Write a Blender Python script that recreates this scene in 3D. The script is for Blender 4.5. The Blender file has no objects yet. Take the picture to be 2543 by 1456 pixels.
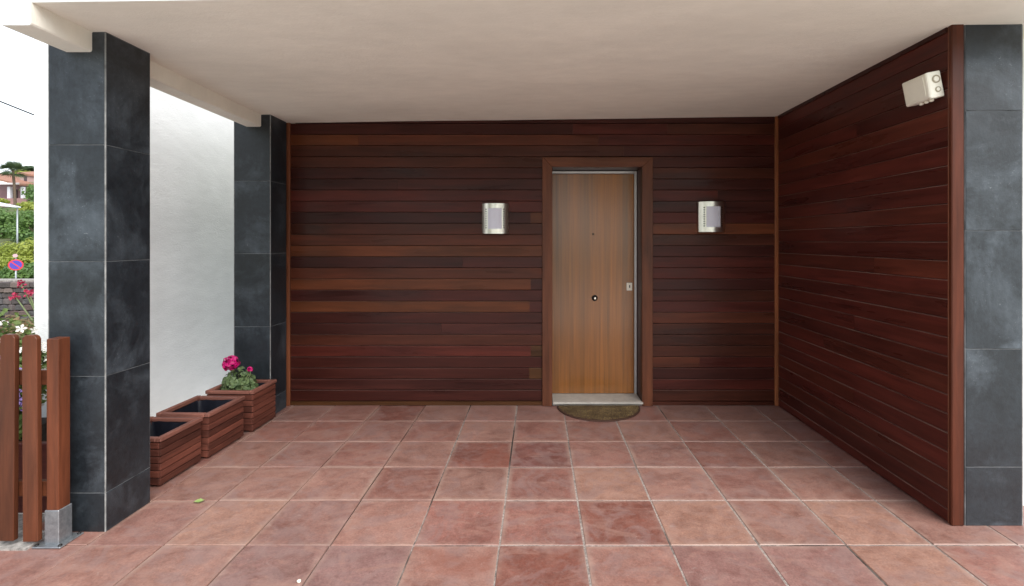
import bpy, bmesh, math, random
from mathutils import Vector, Matrix, noise as mnoise
R = math.radians
random.seed(7)
sc = bpy.context.scene
COL = sc.collection

# ------------------------------------------------------------------ camera
EYE = 1.416
cam_d = bpy.data.cameras.new("camera"); cam = bpy.data.objects.new("camera", cam_d); COL.objects.link(cam)
cam.location = (0, 0, EYE); cam.rotation_euler = (R(90), 0, 0)
cam_d.sensor_width = 36; cam_d.lens = 36 * 1233 / 2543
cam_d.shift_x = -64.5 / 2543; cam_d.shift_y = -128 / 2543
cam_d.clip_start = 0.05; cam_d.clip_end = 3000
sc.camera = cam

# ------------------------------------------------------------------ sky, sun, exposure
SUN_EL, SUN_AZ = 46, 143          # azimuth: clockwise from +Y (north)
world = bpy.data.worlds.new("World"); sc.world = world; world.use_nodes = True
wn, wl = world.node_tree.nodes, world.node_tree.links
for n in list(wn): wn.remove(n)
sky = wn.new("ShaderNodeTexSky"); sky.sky_type = 'NISHITA'; sky.sun_disc = False
sky.sun_elevation = R(SUN_EL); sky.sun_rotation = R(SUN_AZ)
sky.air_density = 1.0; sky.dust_density = 0.6; sky.ozone_density = 1.0
hs = wn.new("ShaderNodeHueSaturation"); hs.inputs['Saturation'].default_value = 0.32
bg = wn.new("ShaderNodeBackground"); bg.inputs['Strength'].default_value = 0.11
wo = wn.new("ShaderNodeOutputWorld")
wl.new(sky.outputs[0], hs.inputs['Color']); wl.new(hs.outputs[0], bg.inputs['Color']); wl.new(bg.outputs[0], wo.inputs['Surface'])
sun_d = bpy.data.lights.new("sun", 'SUN'); sun = bpy.data.objects.new("sun", sun_d); COL.objects.link(sun)
sun_d.energy = 1.5; sun_d.angle = R(50); sun_d.color = (1.0, 0.96, 0.9)
az = R(SUN_AZ); el = R(SUN_EL)
sdir = Vector((math.sin(az) * math.cos(el), math.cos(az) * math.cos(el), math.sin(el)))
sun.rotation_euler = (-sdir).to_track_quat('-Z', 'Y').to_euler(); sun.location = (0, -5, 20)
vs = sc.view_settings
vs.view_transform = 'Standard'; vs.look = 'None'; vs.gamma = 1; vs.use_curve_mapping = False
vs.exposure = 1.55
sc.cycles.max_bounces = 10; sc.cycles.diffuse_bounces = 6
sc.cycles.use_denoising = True

# ------------------------------------------------------------------ node helpers
class NT:
    def __init__(s, name):
        s.m = bpy.data.materials.new(name); s.m.use_nodes = True
        s.n = s.m.node_tree.nodes; s.l = s.m.node_tree.links
        s.b = s.n['Principled BSDF']
    def node(s, t, **kw):
        n = s.n.new(t)
        for k, v in kw.items(): setattr(n, k, v)
        return n
    def link(s, a, b): s.l.new(a, b)
    def setin(s, sock, v):
        if hasattr(v, 'is_output') or isinstance(v, bpy.types.NodeSocket): s.link(v, sock)
        else: sock.default_value = v
    def coord(s, kind='Object', scale=(1, 1, 1), rnd=0.0):
        tc = s.node('ShaderNodeTexCoord'); out = tc.outputs[kind]
        if rnd:
            oi = s.node('ShaderNodeObjectInfo')
            c = s.node('ShaderNodeCombineXYZ')
            for i, f in enumerate((1.0, 1.7, 2.3)):
                mt = s.node('ShaderNodeMath', operation='MULTIPLY'); s.link(oi.outputs['Random'], mt.inputs[0]); mt.inputs[1].default_value = rnd * f
                s.link(mt.outputs[0], c.inputs[i])
            va = s.node('ShaderNodeVectorMath', operation='ADD'); s.link(out, va.inputs[0]); s.link(c.outputs[0], va.inputs[1]); out = va.outputs[0]
        mp = s.node('ShaderNodeMapping'); mp.inputs['Scale'].default_value = scale
        s.link(out, mp.inputs['Vector']); return mp.outputs[0]
    def noise(s, vec, scale, detail=4, rough=0.6, dist=0.0):
        n = s.node('ShaderNodeTexNoise'); n.inputs['Scale'].default_value = scale; n.inputs['Detail'].default_value = detail
        n.inputs['Roughness'].default_value = rough; n.inputs['Distortion'].default_value = dist
        s.link(vec, n.inputs['Vector']); return n.outputs['Fac']
    def ramp(s, fac, pts):
        r = s.node('ShaderNodeValToRGB'); e = r.color_ramp.elements
        while len(e) < len(pts): e.new(0.5)
        for i, (p, c) in enumerate(pts):
            e[i].position = p; e[i].color = (c, c, c, 1) if isinstance(c, (int, float)) else (*c, 1)
        s.link(fac, r.inputs[0]); return r.outputs[0]
    def mix(s, fac, a, b, mode='MIX'):
        m = s.node('ShaderNodeMix', data_type='RGBA', blend_type=mode)
        s.setin(m.inputs[0], fac)
        for sock, v in ((m.inputs[6], a), (m.inputs[7], b)):
            if isinstance(v, tuple): sock.default_value = (*v, 1) if len(v) == 3 else v
            else: s.link(v, sock)
        return m.outputs[2]
    def math(s, op, a, b=0.0):
        m = s.node('ShaderNodeMath', operation=op); s.setin(m.inputs[0], a); s.setin(m.inputs[1], b); return m.outputs[0]
    def objcol(s):
        return s.node('ShaderNodeObjectInfo').outputs['Color']
    def bump(s, h, strength=0.3, dist=0.002):
        b = s.node('ShaderNodeBump'); b.inputs['Strength'].default_value = strength; b.inputs['Distance'].default_value = dist
        s.link(h, b.inputs['Height']); s.link(b.outputs[0], s.b.inputs['Normal'])
    def base(s, v): s.setin(s.b.inputs['Base Color'], (*v, 1) if isinstance(v, tuple) and len(v) == 3 else v)
    def rough(s, v): s.setin(s.b.inputs['Roughness'], v)

def mat_wood(name, grain=(3, 40, 40), rough=0.32, rnd=20.0, strength=0.55, spec=0.22, coat=0.0):
    t = NT(name); v = t.coord('Object', grain, rnd)
    g = t.noise(v, 1.0, 6, 0.65, 0.6); g2 = t.noise(t.coord('Object', tuple(0.32 * x if x > 8 else 0.5 * x for x in grain), rnd), 1.0, 3, 0.5, 0.4)
    c = t.mix(strength, t.objcol(), t.mix(1.0, t.objcol(), t.ramp(g, [(0.25, 0.35), (0.75, 1.6)]), 'MULTIPLY'))
    c = t.mix(0.7, c, t.mix(1.0, c, t.ramp(g2, [(0.3, (0.6, 0.62, 0.68)), (0.7, (1.4, 1.3, 1.2))]), 'MULTIPLY'))
    t.base(c); t.rough(t.ramp(g2, [(0.3, rough - 0.06), (0.7, rough + 0.12)]))
    t.b.inputs['Specular IOR Level'].default_value = spec
    if coat: t.b.inputs['Coat Weight'].default_value = coat; t.b.inputs['Coat Roughness'].default_value = 0.2; t.b.inputs['Coat IOR'].default_value = 1.6
    t.bump(g, 0.25, 0.0015); return t.m
def mat_plain(name, col, rough=0.5, metal=0.0, var=0.15, scale=20, bump=0.0, obj=False):
    t = NT(name); n = t.noise(t.coord('Object', (1, 1, 1), 5.0), scale, 4)
    src = t.objcol() if obj else None
    a = t.ramp(n, [(0.25, 1 - var), (0.75, 1 + var)])
    t.base(t.mix(1.0, src if obj else (*col, 1), a, 'MULTIPLY')); t.rough(rough); t.b.inputs['Metallic'].default_value = metal
    if bump: t.bump(n, bump, 0.003)
    return t.m
def mat_plaster(name, col, fine=90, strength=0.25, streak=(1, 1, 1)):
    t = NT(name); v = t.coord('Object', streak)
    n = t.noise(v, fine, 5, 0.7); big = t.noise(v, 0.9, 4, 0.6); mid = t.noise(v, 7, 5, 0.65)
    c = t.mix(1.0, (*col, 1), t.ramp(big, [(0.3, 0.91), (0.7, 1.04)]), 'MULTIPLY')
    c = t.mix(1.0, c, t.ramp(mid, [(0.3, 0.965), (0.7, 1.02)]), 'MULTIPLY')
    t.base(c); t.rough(0.85); t.bump(t.math('ADD', n, mid), strength, 0.003); return t.m
def mat_slate():
    t = NT("slate"); v = t.coord('Object', (1, 1, 1), 9.0)
    a = t.noise(v, 2.6, 8, 0.72, 0.15); b = t.noise(v, 34, 6, 0.72); st = t.noise(t.coord('Object', (26, 26, 1.6), 9.0), 1.0, 6, 0.65)
    c = t.mix(t.ramp(a, [(0.32, 0.0), (0.70, 1.0)]), (0.0085, 0.0112, 0.0145), (0.0225, 0.0295, 0.037))
    c = t.mix(1.0, c, t.ramp(b, [(0.25, 0.62), (0.75, 1.42)]), 'MULTIPLY')
    c = t.mix(1.0, c, t.ramp(st, [(0.3, 0.92), (0.7, 1.08)]), 'MULTIPLY')
    # lime bloom: broken blotches, washed-down streaks and more of it along the joints
    gen = t.node('ShaderNodeTexCoord').outputs['Generated']; sx = t.node('ShaderNodeSeparateXYZ'); t.link(gen, sx.inputs[0])
    wob = t.math('ADD', sx.outputs[2], t.math('MULTIPLY', t.math('SUBTRACT', t.noise(v, 9, 4), 0.5), 0.25))
    edge = t.math('MAXIMUM', t.ramp(wob, [(0.72, 0.0), (1.0, 1.0)]), t.ramp(wob, [(0.0, 0.9), (0.06, 0.0)]))
    bl = t.math('MULTIPLY', t.ramp(t.noise(v, 2.2, 8, 0.7, 0.4), [(0.52, 0.0), (0.74, 1.0)]), t.ramp(st, [(0.25, 0.55), (0.75, 1.0)]))
    bl2 = t.math('MULTIPLY', edge, t.ramp(t.noise(v, 5.0, 7, 0.7), [(0.5, 0.0), (0.72, 0.75)]))
    fac = t.math('MULTIPLY', t.math('MINIMUM', t.math('ADD', bl, bl2), 1.0), 0.5)
    c = t.mix(fac, c, (0.14, 0.17, 0.20))
    fine = t.ramp(t.noise(v, 48, 4, 0.55, 3.0), [(0.64, 0.0), (0.72, 1.0)])
    c = t.mix(t.math('MULTIPLY', fine, t.math('MULTIPLY', bl, 0.8)), c, (0.36, 0.38, 0.4))
    c = t.mix(1.0, c, t.objcol(), 'MULTIPLY')
    t.base(c); t.rough(t.ramp(a, [(0.3, 0.34), (0.7, 0.52)])); t.bump(t.math('ADD', a, t.math('MULTIPLY', b, 0.5)), 0.45, 0.005); return t.m
def mat_terracotta():
    t = NT("terracotta"); v = t.coord('Object', (1, 1, 1), 14.0)
    big = t.noise(v, 3.0, 7, 0.66, 1.5); mid = t.noise(v, 13, 7, 0.7, 0.9); fine = t.noise(v, 110, 4, 0.65)
    oc = t.objcol()
    c = t.mix(1.0, oc, t.ramp(big, [(0.28, (0.70, 0.63, 0.62)), (0.5, (1, 1, 1)), (0.72, (1.22, 1.27, 1.26))]), 'MULTIPLY')
    c = t.mix(1.0, c, t.ramp(mid, [(0.28, (0.80, 0.77, 0.77)), (0.72, (1.20, 1.23, 1.23))]), 'MULTIPLY')
    c = t.mix(1.0, c, t.ramp(fine, [(0.25, 0.72), (0.75, 1.26)]), 'MULTIPLY')
    v2 = t.coord('Object', (1, 1, 1), 31.0); v3 = t.coord('Object', (1.0, 2.2, 1), 47.0)
    bloom = t.ramp(t.noise(v2, 3.6, 6, 0.64, 1.8), [(0.50, 0.0), (0.58, 0.7), (0.7, 1.0)])          # grey-violet wear
    c = t.mix(t.math('MULTIPLY', bloom, 0.5), c, (0.25, 0.168, 0.158))
    sand = t.ramp(t.noise(v3, 3.0, 6, 0.62, 1.4), [(0.55, 0.0), (0.61, 0.7), (0.74, 1.0)])           # sandy, paler firing
    c = t.mix(t.math('MULTIPLY', sand, 0.5), c, (0.33, 0.185, 0.145))
    rust = t.math('MULTIPLY', t.ramp(t.noise(v, 2.4, 5, 0.55, 0.9), [(0.62, 0.0), (0.72, 1.0)]), 0.5)
    c = t.mix(rust, c, (0.22, 0.075, 0.05))
    salt = t.math('MULTIPLY', t.ramp(t.noise(v3, 7, 8, 0.72, 2.4), [(0.60, 0.0), (0.76, 1.0)]), 0.45)
    c = t.mix(salt, c, (0.46, 0.38, 0.34))
    # worn, limey rims: distance to the tile edge from the tile's own extents, broken up by noise
    gen = t.node('ShaderNodeTexCoord').outputs['Generated']; sx = t.node('ShaderNodeSeparateXYZ'); t.link(gen, sx.inputs[0])
    def rim(o): return t.math('ABSOLUTE', t.math('SUBTRACT', o, 0.5))
    e = t.math('MAXIMUM', rim(sx.outputs[0]), rim(sx.outputs[1]))
    ew = t.math('MULTIPLY', t.ramp(t.math('ADD', e, t.math('MULTIPLY', t.math('SUBTRACT', mid, 0.5), 0.10)), [(0.42, 0.0), (0.50, 1.0)]), t.ramp(t.noise(v2, 2.0, 3, 0.5), [(0.4, 0.0), (0.62, 0.6)]))
    c = t.mix(ew, c, (0.38, 0.27, 0.22))
    dust = t.math('MULTIPLY', t.ramp(t.noise(v2, 16, 8, 0.75, 0.6), [(0.42, 0.0), (0.68, 1.0)]), 0.3); c = t.mix(dust, c, (0.34, 0.235, 0.205))
    sp = t.ramp(t.noise(v, 150, 2, 0.5), [(0.74, 0.0), (0.78, 1.0)]); c = t.mix(t.math('MULTIPLY', sp, 0.45), c, (0.5, 0.43, 0.37))
    dk = t.ramp(t.noise(v2, 45, 3, 0.6, 0.5), [(0.70, 0.0), (0.78, 1.0)]); c = t.mix(t.math('MULTIPLY', dk, 0.4), c, (0.09, 0.045, 0.035))
    t.base(c); t.rough(t.ramp(mid, [(0.25, 0.30), (0.75, 0.55)])); t.bump(t.math('ADD', mid, t.math('MULTIPLY', fine, 0.5)), 0.3, 0.003); return t.m
def mat_grout():
    t = NT("grout"); v = t.coord('Object')
    n = t.noise(v, 1.6, 4, 0.6, 0.5); f = t.noise(v, 60, 4, 0.7)
    sx = t.node('ShaderNodeSeparateXYZ'); t.link(v, sx.inputs[0])
    bias = t.math('MULTIPLY', t.math('MINIMUM', t.math('MAXIMUM', sx.outputs[0], -2.2), 0.4), 0.11)
    k = t.ramp(t.math('ADD', n, bias), [(0.36, 0.0), (0.5, 1.0)])
    c = t.mix(k, (0.045, 0.032, 0.026), (0.34, 0.285, 0.255)); c = t.mix(1.0, c, t.ramp(f, [(0.3, 0.45), (0.7, 1.3)]), 'MULTIPLY')
    c = t.mix(t.ramp(t.noise(v, 9, 5, 0.7, 0.8), [(0.56, 0.0), (0.66, 0.8)]), c, (0.10, 0.085, 0.075))
    t.base(c); t.rough(0.9); t.bump(f, 0.6, 0.004); return t.m
def mat_leaf(name, c0, c1, scale=1.5, trans=0.25):
    t = NT(name); n = t.noise(t.coord('Object', (1, 1, 1), 7.0), scale, 3, 0.7)
    t.base(t.mix(t.ramp(n, [(0.35, 0.0), (0.65, 1.0)]), c0, c1)); t.rough(0.5)
    tr = t.node('ShaderNodeBsdfTranslucent'); tr.inputs[0].default_value = (*[min(1, x * 1.3) for x in c1], 1)
    ms = t.node('ShaderNodeMixShader'); ms.inputs[0].default_value = trans
    t.link(t.b.outputs[0], ms.inputs[1]); t.link(tr.outputs[0], ms.inputs[2]); t.link(ms.outputs[0], t.n['Material Output'].inputs['Surface'])
    return t.m
def mat_ground():
    t = NT("earth"); v = t.coord('Object')
    a = t.noise(v, 0.12, 6, 0.65); b = t.noise(v, 6, 6, 0.7)
    c = t.mix(t.ramp(a, [(0.4, 0.0), (0.6, 1.0)]), (0.09, 0.10, 0.04), (0.07, 0.11, 0.03)); c = t.mix(1.0, c, t.ramp(b, [(0.25, 0.6), (0.75, 1.4)]), 'MULTIPLY')
    t.base(c); t.rough(0.95); t.bump(b, 0.6, 0.02); return t.m

M = {}
M['wood'] = mat_wood("lacquered_wood")
M['plankwood'] = mat_wood("wall_plank_wood", (2.2, 30, 30), 0.30, 25.0, 0.6)
M['trimwood'] = mat_wood("trim_wood_vertical", (40, 40, 3), 0.38, 11.0, 0.5)
def mat_edge(name, amount):
    t = NT(name); n = t.noise(t.coord('Object', (1.1, 3, 3), 17.0), 1.3, 4, 0.6); f = t.noise(t.coord('Object', (60, 60, 60), 3.0), 1.0, 3)
    k = t.math('MULTIPLY', t.ramp(n, [(0.38, 0.12), (0.62, 1.0)]), t.math('MULTIPLY', t.ramp(f, [(0.3, 0.6), (0.7, 1.0)]), amount))
    t.base(t.mix(k, t.objcol(), (0.34, 0.24, 0.19))); t.rough(0.6); return t.m
M['glintedge'] = mat_edge("painted_glint_plank_edge", 0.6); M['glintedge_faint'] = mat_edge("faint_painted_glint_plank_edge", 0.22)  # joint highlights painted as a paler colour on the planks' upper chamfers
M['doorwood'] = mat_wood("door_veneer", (52, 52, 1.0), 0.36, 0.0, 0.55, 0.3, 0.8)
M['slate'] = mat_slate(); M['terracotta'] = mat_terracotta(); M['grout'] = mat_grout()
M['slategrout'] = mat_plain("slate_joint", (0.22, 0.22, 0.215), 0.9, 0, 0.5, 18, 0.3)
M['slatebed'] = mat_plain("slate_bed_joint", (0.16, 0.165, 0.17), 0.9, 0, 0.7, 9, 0.3)
M['ceiling'] = mat_plaster("cream_ceiling_plaster", (0.90, 0.85, 0.75), 60, 0.7, (1, 2.6, 1))
M['dimmed_plaster'] = mat_plaster("front_plaster_dimmed", (0.60, 0.62, 0.61), 60, 0.35)  # darker copy of the porch paint, tempering strong light on outer faces
M['white'] = mat_plaster("white_stucco", (0.90, 0.905, 0.905), 45, 0.9, (1, 1, 2.5))
M['dark'] = mat_plain("dark_void", (0.012, 0.010, 0.010), 0.8)
M['liner'] = mat_plain("black_plastic_liner", (0.008, 0.009, 0.016), 0.45, 0, 0.3, 12, 0.5)
M['soil'] = mat_plain("potting_soil", (0.028, 0.02, 0.015), 0.95, 0, 0.6, 50, 0.8)
M['steel'] = mat_plain("brushed_steel", (0.80, 0.77, 0.69), 0.3, 1.0, 0.12, 30)
M['alu'] = mat_plain("pale_aluminium", (0.60, 0.57, 0.56), 0.4, 0.6, 0.06, 15)
M['galv'] = mat_plain("galvanised_steel", (0.30, 0.32, 0.34), 0.42, 0.75, 0.25, 60, 0.1)
M['diffuser'] = mat_plain("frosted_glass", (0.66, 0.665, 0.76), 0.35, 0, 0.03, 10)
M['black'] = mat_plain("black_rubber", (0.012, 0.011, 0.011), 0.4)
M['cream'] = mat_plain("cream_plastic", (0.86, 0.83, 0.71), 0.45, 0, 0.05, 8)
M['creamdark'] = mat_plain("tan_plastic", (0.42, 0.37, 0.26), 0.5)
M['plate'] = mat_plain("ivory_plate", (0.85, 0.78, 0.66), 0.35, 0, 0.03)
M['bronze'] = mat_plain("dark_bronze", (0.09, 0.055, 0.03), 0.4, 0.6)
M['stone'] = mat_plain("threshold_stone", (0.48, 0.45, 0.40), 0.6, 0, 0.18, 14, 0.2)
M['earth'] = mat_ground()
M['gravel'] = mat_plain("gravel", (0.30, 0.28, 0.26), 0.95, 0, 0.6, 45, 0.9)
M['concrete'] = mat_plain("concrete", (0.66, 0.64, 0.605), 0.9, 0, 0.2, 6, 0.2)
M['asphalt'] = mat_plain("asphalt", (0.06, 0.06, 0.062), 0.9, 0, 0.3, 40, 0.4)
M['rubble'] = mat_plain("rubble_stone", (0.2, 0.17, 0.16), 0.9, 0, 0.35, 25, 0.5, True)
M['paintcol'] = mat_plain("painted", (0.5, 0.5, 0.5), 0.6, 0, 0.08, 6, 0.0, True)
M['bark'] = mat_plain("bark", (0.12, 0.085, 0.06), 0.95, 0, 0.4, 15, 0.6)
def mat_coir():
    t = NT("coir"); v = t.coord('Object'); a = t.noise(v, 6, 5, 0.65, 0.5); b = t.noise(v, 220, 3, 0.7); s = t.noise(t.coord('Object', (3, 30, 1)), 1.5, 3)
    c = t.mix(t.ramp(a, [(0.35, 0.0), (0.65, 1.0)]), (0.19, 0.135, 0.055), (0.42, 0.30, 0.13)); c = t.mix(1.0, c, t.ramp(s, [(0.3, 0.5), (0.7, 1.3)]), 'MULTIPLY')
    c = t.mix(1.0, c, t.ramp(b, [(0.25, 0.5), (0.75, 1.5)]), 'MULTIPLY'); t.base(c); t.rough(1.0); t.bump(b, 1.0, 0.006); return t.m
M['coir'] = mat_coir()
M['rooftile'] = mat_plain("roof_tile", (0.32, 0.16, 0.11), 0.8, 0, 0.3, 4)

# ------------------------------------------------------------------ object helpers
def tag(o, label=None, cat=None, group=None, kind=None):
    if label: o['label'] = label
    if cat: o['category'] = cat
    if group: o['group'] = group
    if kind: o['kind'] = kind
    return o
def empty(name, loc, label=None, cat=None, group=None, rz=0):
    o = bpy.data.objects.new(name, None); COL.objects.link(o); o.location = loc; o.rotation_euler = (0, 0, rz)
    o.empty_display_size = 0.1
    return tag(o, label, cat, group)
def link(name, me, mat, parent=None, loc=(0, 0, 0), rot=(0, 0, 0), color=None, scale=None):
    o = bpy.data.objects.new(name, me); COL.objects.link(o)
    if mat is not None and not me.materials: me.materials.append(M[mat] if isinstance(mat, str) else mat)
    o.location = loc; o.rotation_euler = rot
    if scale: o.scale = scale
    if parent: o.parent = parent
    if color: o.color = (*color, 1)
    return o
def mesh(name, vs_, fs, smooth=False):
    me = bpy.data.meshes.new(name); me.from_pydata([tuple(v) for v in vs_], [], fs); me.update()
    if smooth:
        for p in me.polygons: p.use_smooth = True
    return me
def bm_mesh(name, bm, smooth=False):
    bmesh.ops.recalc_face_normals(bm, faces=bm.faces)
    me = bpy.data.meshes.new(name); bm.to_mesh(me); bm.free()
    if smooth:
        for p in me.polygons: p.use_smooth = True
    return me
def box_mesh(sx, sy, sz, bev=0.0, seg=1):
    bm = bmesh.new(); bmesh.ops.create_cube(bm, size=1.0)
    for v in bm.verts: v.co = Vector((v.co.x * sx, v.co.y * sy, v.co.z * sz))
    if bev: bmesh.ops.bevel(bm, geom=bm.edges[:], offset=bev, segments=seg, affect='EDGES', profile=0.5)
    return bm_mesh("box", bm)
def box(name, x0, x1, y0, y1, z0, z1, mat, parent=None, bev=0.0, color=None, seg=1):
    """world-space box under an unrotated parent"""
    me = box_mesh(x1 - x0, y1 - y0, z1 - z0, bev, seg)
    c = Vector(((x0 + x1) / 2, (y0 + y1) / 2, (z0 + z1) / 2))
    if parent: c = c - Vector(parent.location)
    return link(name, me, mat, parent, c, color=color)
def lathe(prof, n=24, axis='Z', smooth=True):
    vs_, fs = [], []
    for r, h in prof:
        for i in range(n):
            a = 2 * math.pi * i / n; p = (r * math.cos(a), r * math.sin(a), h)
            vs_.append(p if axis == 'Z' else (p[0], -p[2], p[1]))     # axis Y: height goes towards -Y
    for k in range(len(prof) - 1):
        for i in range(n):
            j = (i + 1) % n; fs.append((k * n + i, k * n + j, (k + 1) * n + j, (k + 1) * n + i))
    fs.append(tuple(range(n))[::-1]); fs.append(tuple((len(prof) - 1) * n + i for i in range(n)))
    bm = bmesh.new(); vv = [bm.verts.new(v) for v in vs_]
    for f in fs: bm.faces.new([vv[i] for i in f])
    me = bm_mesh("lathe", bm)
    if smooth:
        for p in me.polygons: p.use_smooth = len(p.vertices) == 4
    return me
def tube(pts, rad, n=6):
    """tapered tube through pts; rad is a list or number"""
    pts = [Vector(p) for p in pts]; vs_, fs = [], []
    for k, p in enumerate(pts):
        d = (pts[min(k + 1, len(pts) - 1)] - pts[max(k - 1, 0)]).normalized()
        u = d.orthogonal().normalized() if abs(d.z) < 0.9 else Vector((1, 0, 0)); u = (u - d * u.dot(d)).normalized(); w = d.cross(u)
        r = rad[k] if isinstance(rad, (list, tuple)) else rad
        for i in range(n):
            a = 2 * math.pi * i / n; vs_.append(p + u * (r * math.cos(a)) + w * (r * math.sin(a)))
    for k in range(len(pts) - 1):
        for i in range(n):
            j = (i + 1) % n; fs.append((k * n + i, k * n + j, (k + 1) * n + j, (k + 1) * n + i))
    return vs_, fs
class Acc:
    def __init__(s): s.v, s.f = [], []
    def add(s, vs_, fs):
        o = len(s.v); s.v += [tuple(v) for v in vs_]; s.f += [tuple(i + o for i in f) for f in fs]
    def quad_leaf(s, p, n, size, asp=0.55):
        n = Vector(n).normalized(); u = n.orthogonal().normalized(); u = Matrix.Rotation(random.random() * 6.283, 3, n) @ u; w = n.cross(u)
        L = u * size * 0.5; W = w * size * asp * 0.5; p = Vector(p)
        s.add([p - L, p - L * 0.1 + W + n * size * 0.08, p + L, p - L * 0.1 - W + n * size * 0.08], [(0, 1, 2, 3)])
    def mesh(s, name, smooth=False): return mesh(name, s.v, s.f, smooth)
def rvec():
    while True:
        v = Vector((random.uniform(-1, 1), random.uniform(-1, 1), random.uniform(-1, 1)))
        if 0.05 < v.length < 1: return v.normalized()

# ------------------------------------------------------------------ terrain (one sheet)
def sstep(a, b, x):
    t = max(0.0, min(1.0, (x - a) / (b - a))); return t * t * (3 - 2 * t)
def ground_h(x, y):
    d = max(y - 8.5, -9.0 - x, -12.0 - y, x - 12.0)
    h = -0.06 - 2.0 * sstep(0, 5, d)
    if y > 20: h += 10.5 * sstep(28, 105, y) + 12 * sstep(110, 420, y)
    h += 0.35 * sstep(20, 60, max(abs(x), abs(y))) * mnoise.noise(Vector((x * 0.05, y * 0.05, 0)))
    return h
def axis_pts():
    p = [-1500, -900, -550, -350, -240]
    p += list(range(-180, -60, 10)) + list(range(-60, -20, 5)) + [x * 1.5 - 20 for x in range(0, 27)]
    q = sorted(set(p + [20, 25, 30, 36, 44, 54, 66, 80, 95, 110, 130, 160, 210, 300, 450, 700, 1100, 1500])); return q
ax = axis_pts(); ay = [-y for y in ax][::-1]
vs_ = [(x, y, ground_h(x, y)) for y in ay for x in ax]; nx = len(ax)
fs = [(j * nx + i, j * nx + i + 1, (j + 1) * nx + i + 1, (j + 1) * nx + i) for j in range(len(ay) - 1) for i in range(nx - 1)]
tag(link('ground', mesh('ground', vs_, fs, True), 'earth'), 'bare earth and scrub rolling up the hillside', 'ground', kind='structure')

# ------------------------------------------------------------------ tiled floor
XJ = [-2.50, -2.105, -1.748, -1.362, -0.972, -0.581, -0.180, 0.216, 0.617, 1.030, 1.438, 1.846, 2.240, 2.64, 3.04, 3.44]
YJ = [4.293] + [3.9155 - 0.4 * k for k in range(8)]
FLOOR_L, FLOOR_R, FLOOR_F, FLOOR_B = XJ[0], XJ[-1], YJ[-1], 4.6
def bed_z(x): return -0.0025 - 0.008 * sstep(-0.3, -1.0, x) if False else -0.003 - 0.012 * (1 - sstep(-1.4, -0.3, x))
bx = [FLOOR_L + (FLOOR_R - FLOOR_L) * i / 24 for i in range(25)]
v = [(x, y, bed_z(x)) for y in (FLOOR_F, FLOOR_B) for x in bx]
v += [(x, y, -0.05) for y in (FLOOR_F, FLOOR_B) for x in (FLOOR_L, FLOOR_R)]
f = [(i, i + 1, 25 + i + 1, 25 + i) for i in range(24)] + [(50, 51) + tuple(range(24, -1, -1)), (51, 53, 49, 24), (53, 52) + tuple(range(25, 50)), (52, 50, 0, 25)]
floor = tag(link('floor', mesh('floor', v, f), 'grout'), 'mortar bed of the terracotta tiled porch floor', 'floor', kind='structure')
TILECOL = [(0.232, 0.105, 0.083), (0.242, 0.117, 0.093), (0.212, 0.092, 0.074), (0.25, 0.129, 0.102), (0.24, 0.122, 0.100), (0.226, 0.107, 0.087), (0.255, 0.132, 0.104)]
TMESH = []
for q in range(4):
    me = box_mesh(1, 1, 1); TMESH.append(me)
DR, SA, PK = (0.180, 0.067, 0.050), (0.295, 0.158, 0.117), (0.285, 0.148, 0.118)
special = {(6, 5): DR, (7, 4): DR, (5, 2): DR, (6, 2): (0.165, 0.064, 0.054), (8, 4): SA, (5, 5): PK, (7, 3): SA, (10, 4): SA, (2, 4): SA, (3, 3): PK,
           (9, 5): (0.24, 0.125, 0.108), (3, 5): (0.225, 0.122, 0.106), (4, 5): (0.22, 0.12, 0.108), (8, 5): (0.225, 0.115, 0.1), (10, 5): SA, (3, 0): DR, (8, 3): PK, (4, 4): PK}
for j in range(len(YJ) - 1):
    for i in range(len(XJ) - 1):
        x0, x1, y1, y0 = XJ[i], XJ[i + 1], YJ[j], YJ[j + 1]
        cx, cy = (x0 + x1) / 2, (y0 + y1) / 2
        g = 0.0052 if cx > -0.9 else 0.0034
        jit = lambda: random.uniform(-0.0012, 0.0012)
        sx, sy = x1 - x0 - 2 * g * 0.75 + jit(), y1 - y0 - 2 * g * 0.62 + jit()
        if cy > 2.6 and x0 > 2.0: continue
        hx, hy, c = sx / 2, sy / 2, 0.0035 if cx > -0.9 else 0.002
        bm = bmesh.new()
        bot = [bm.verts.new((sxx * hx, syy * hy, -0.02)) for sxx, syy in ((-1, -1), (1, -1), (1, 1), (-1, 1))]
        mid = [bm.verts.new((sxx * hx, syy * hy, -0.003)) for sxx, syy in ((-1, -1), (1, -1), (1, 1), (-1, 1))]
        top = [bm.verts.new((sxx * (hx - c), syy * (hy - c), 0.0)) for sxx, syy in ((-1, -1), (1, -1), (1, 1), (-1, 1))]
        bm.faces.new(top)
        for a, b in ((bot, mid), (mid, top)):
            for k in range(4): bm.faces.new((a[k], a[(k + 1) % 4], b[(k + 1) % 4], b[k]))
        me = bm_mesh('terracotta_tile', bm)
        col = Vector(random.choice(TILECOL)) * random.uniform(0.9, 1.12)
        col = Vector(special.get((i, j), col))
        link('terracotta_tile', me, 'terracotta', floor, (cx + jit(), cy + jit(), random.uniform(-0.0012, 0.0012)),
             (random.uniform(-0.0025, 0.0025), random.uniform(-0.0025, 0.0025), random.uniform(-0.003, 0.003)), tuple(col))
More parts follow.
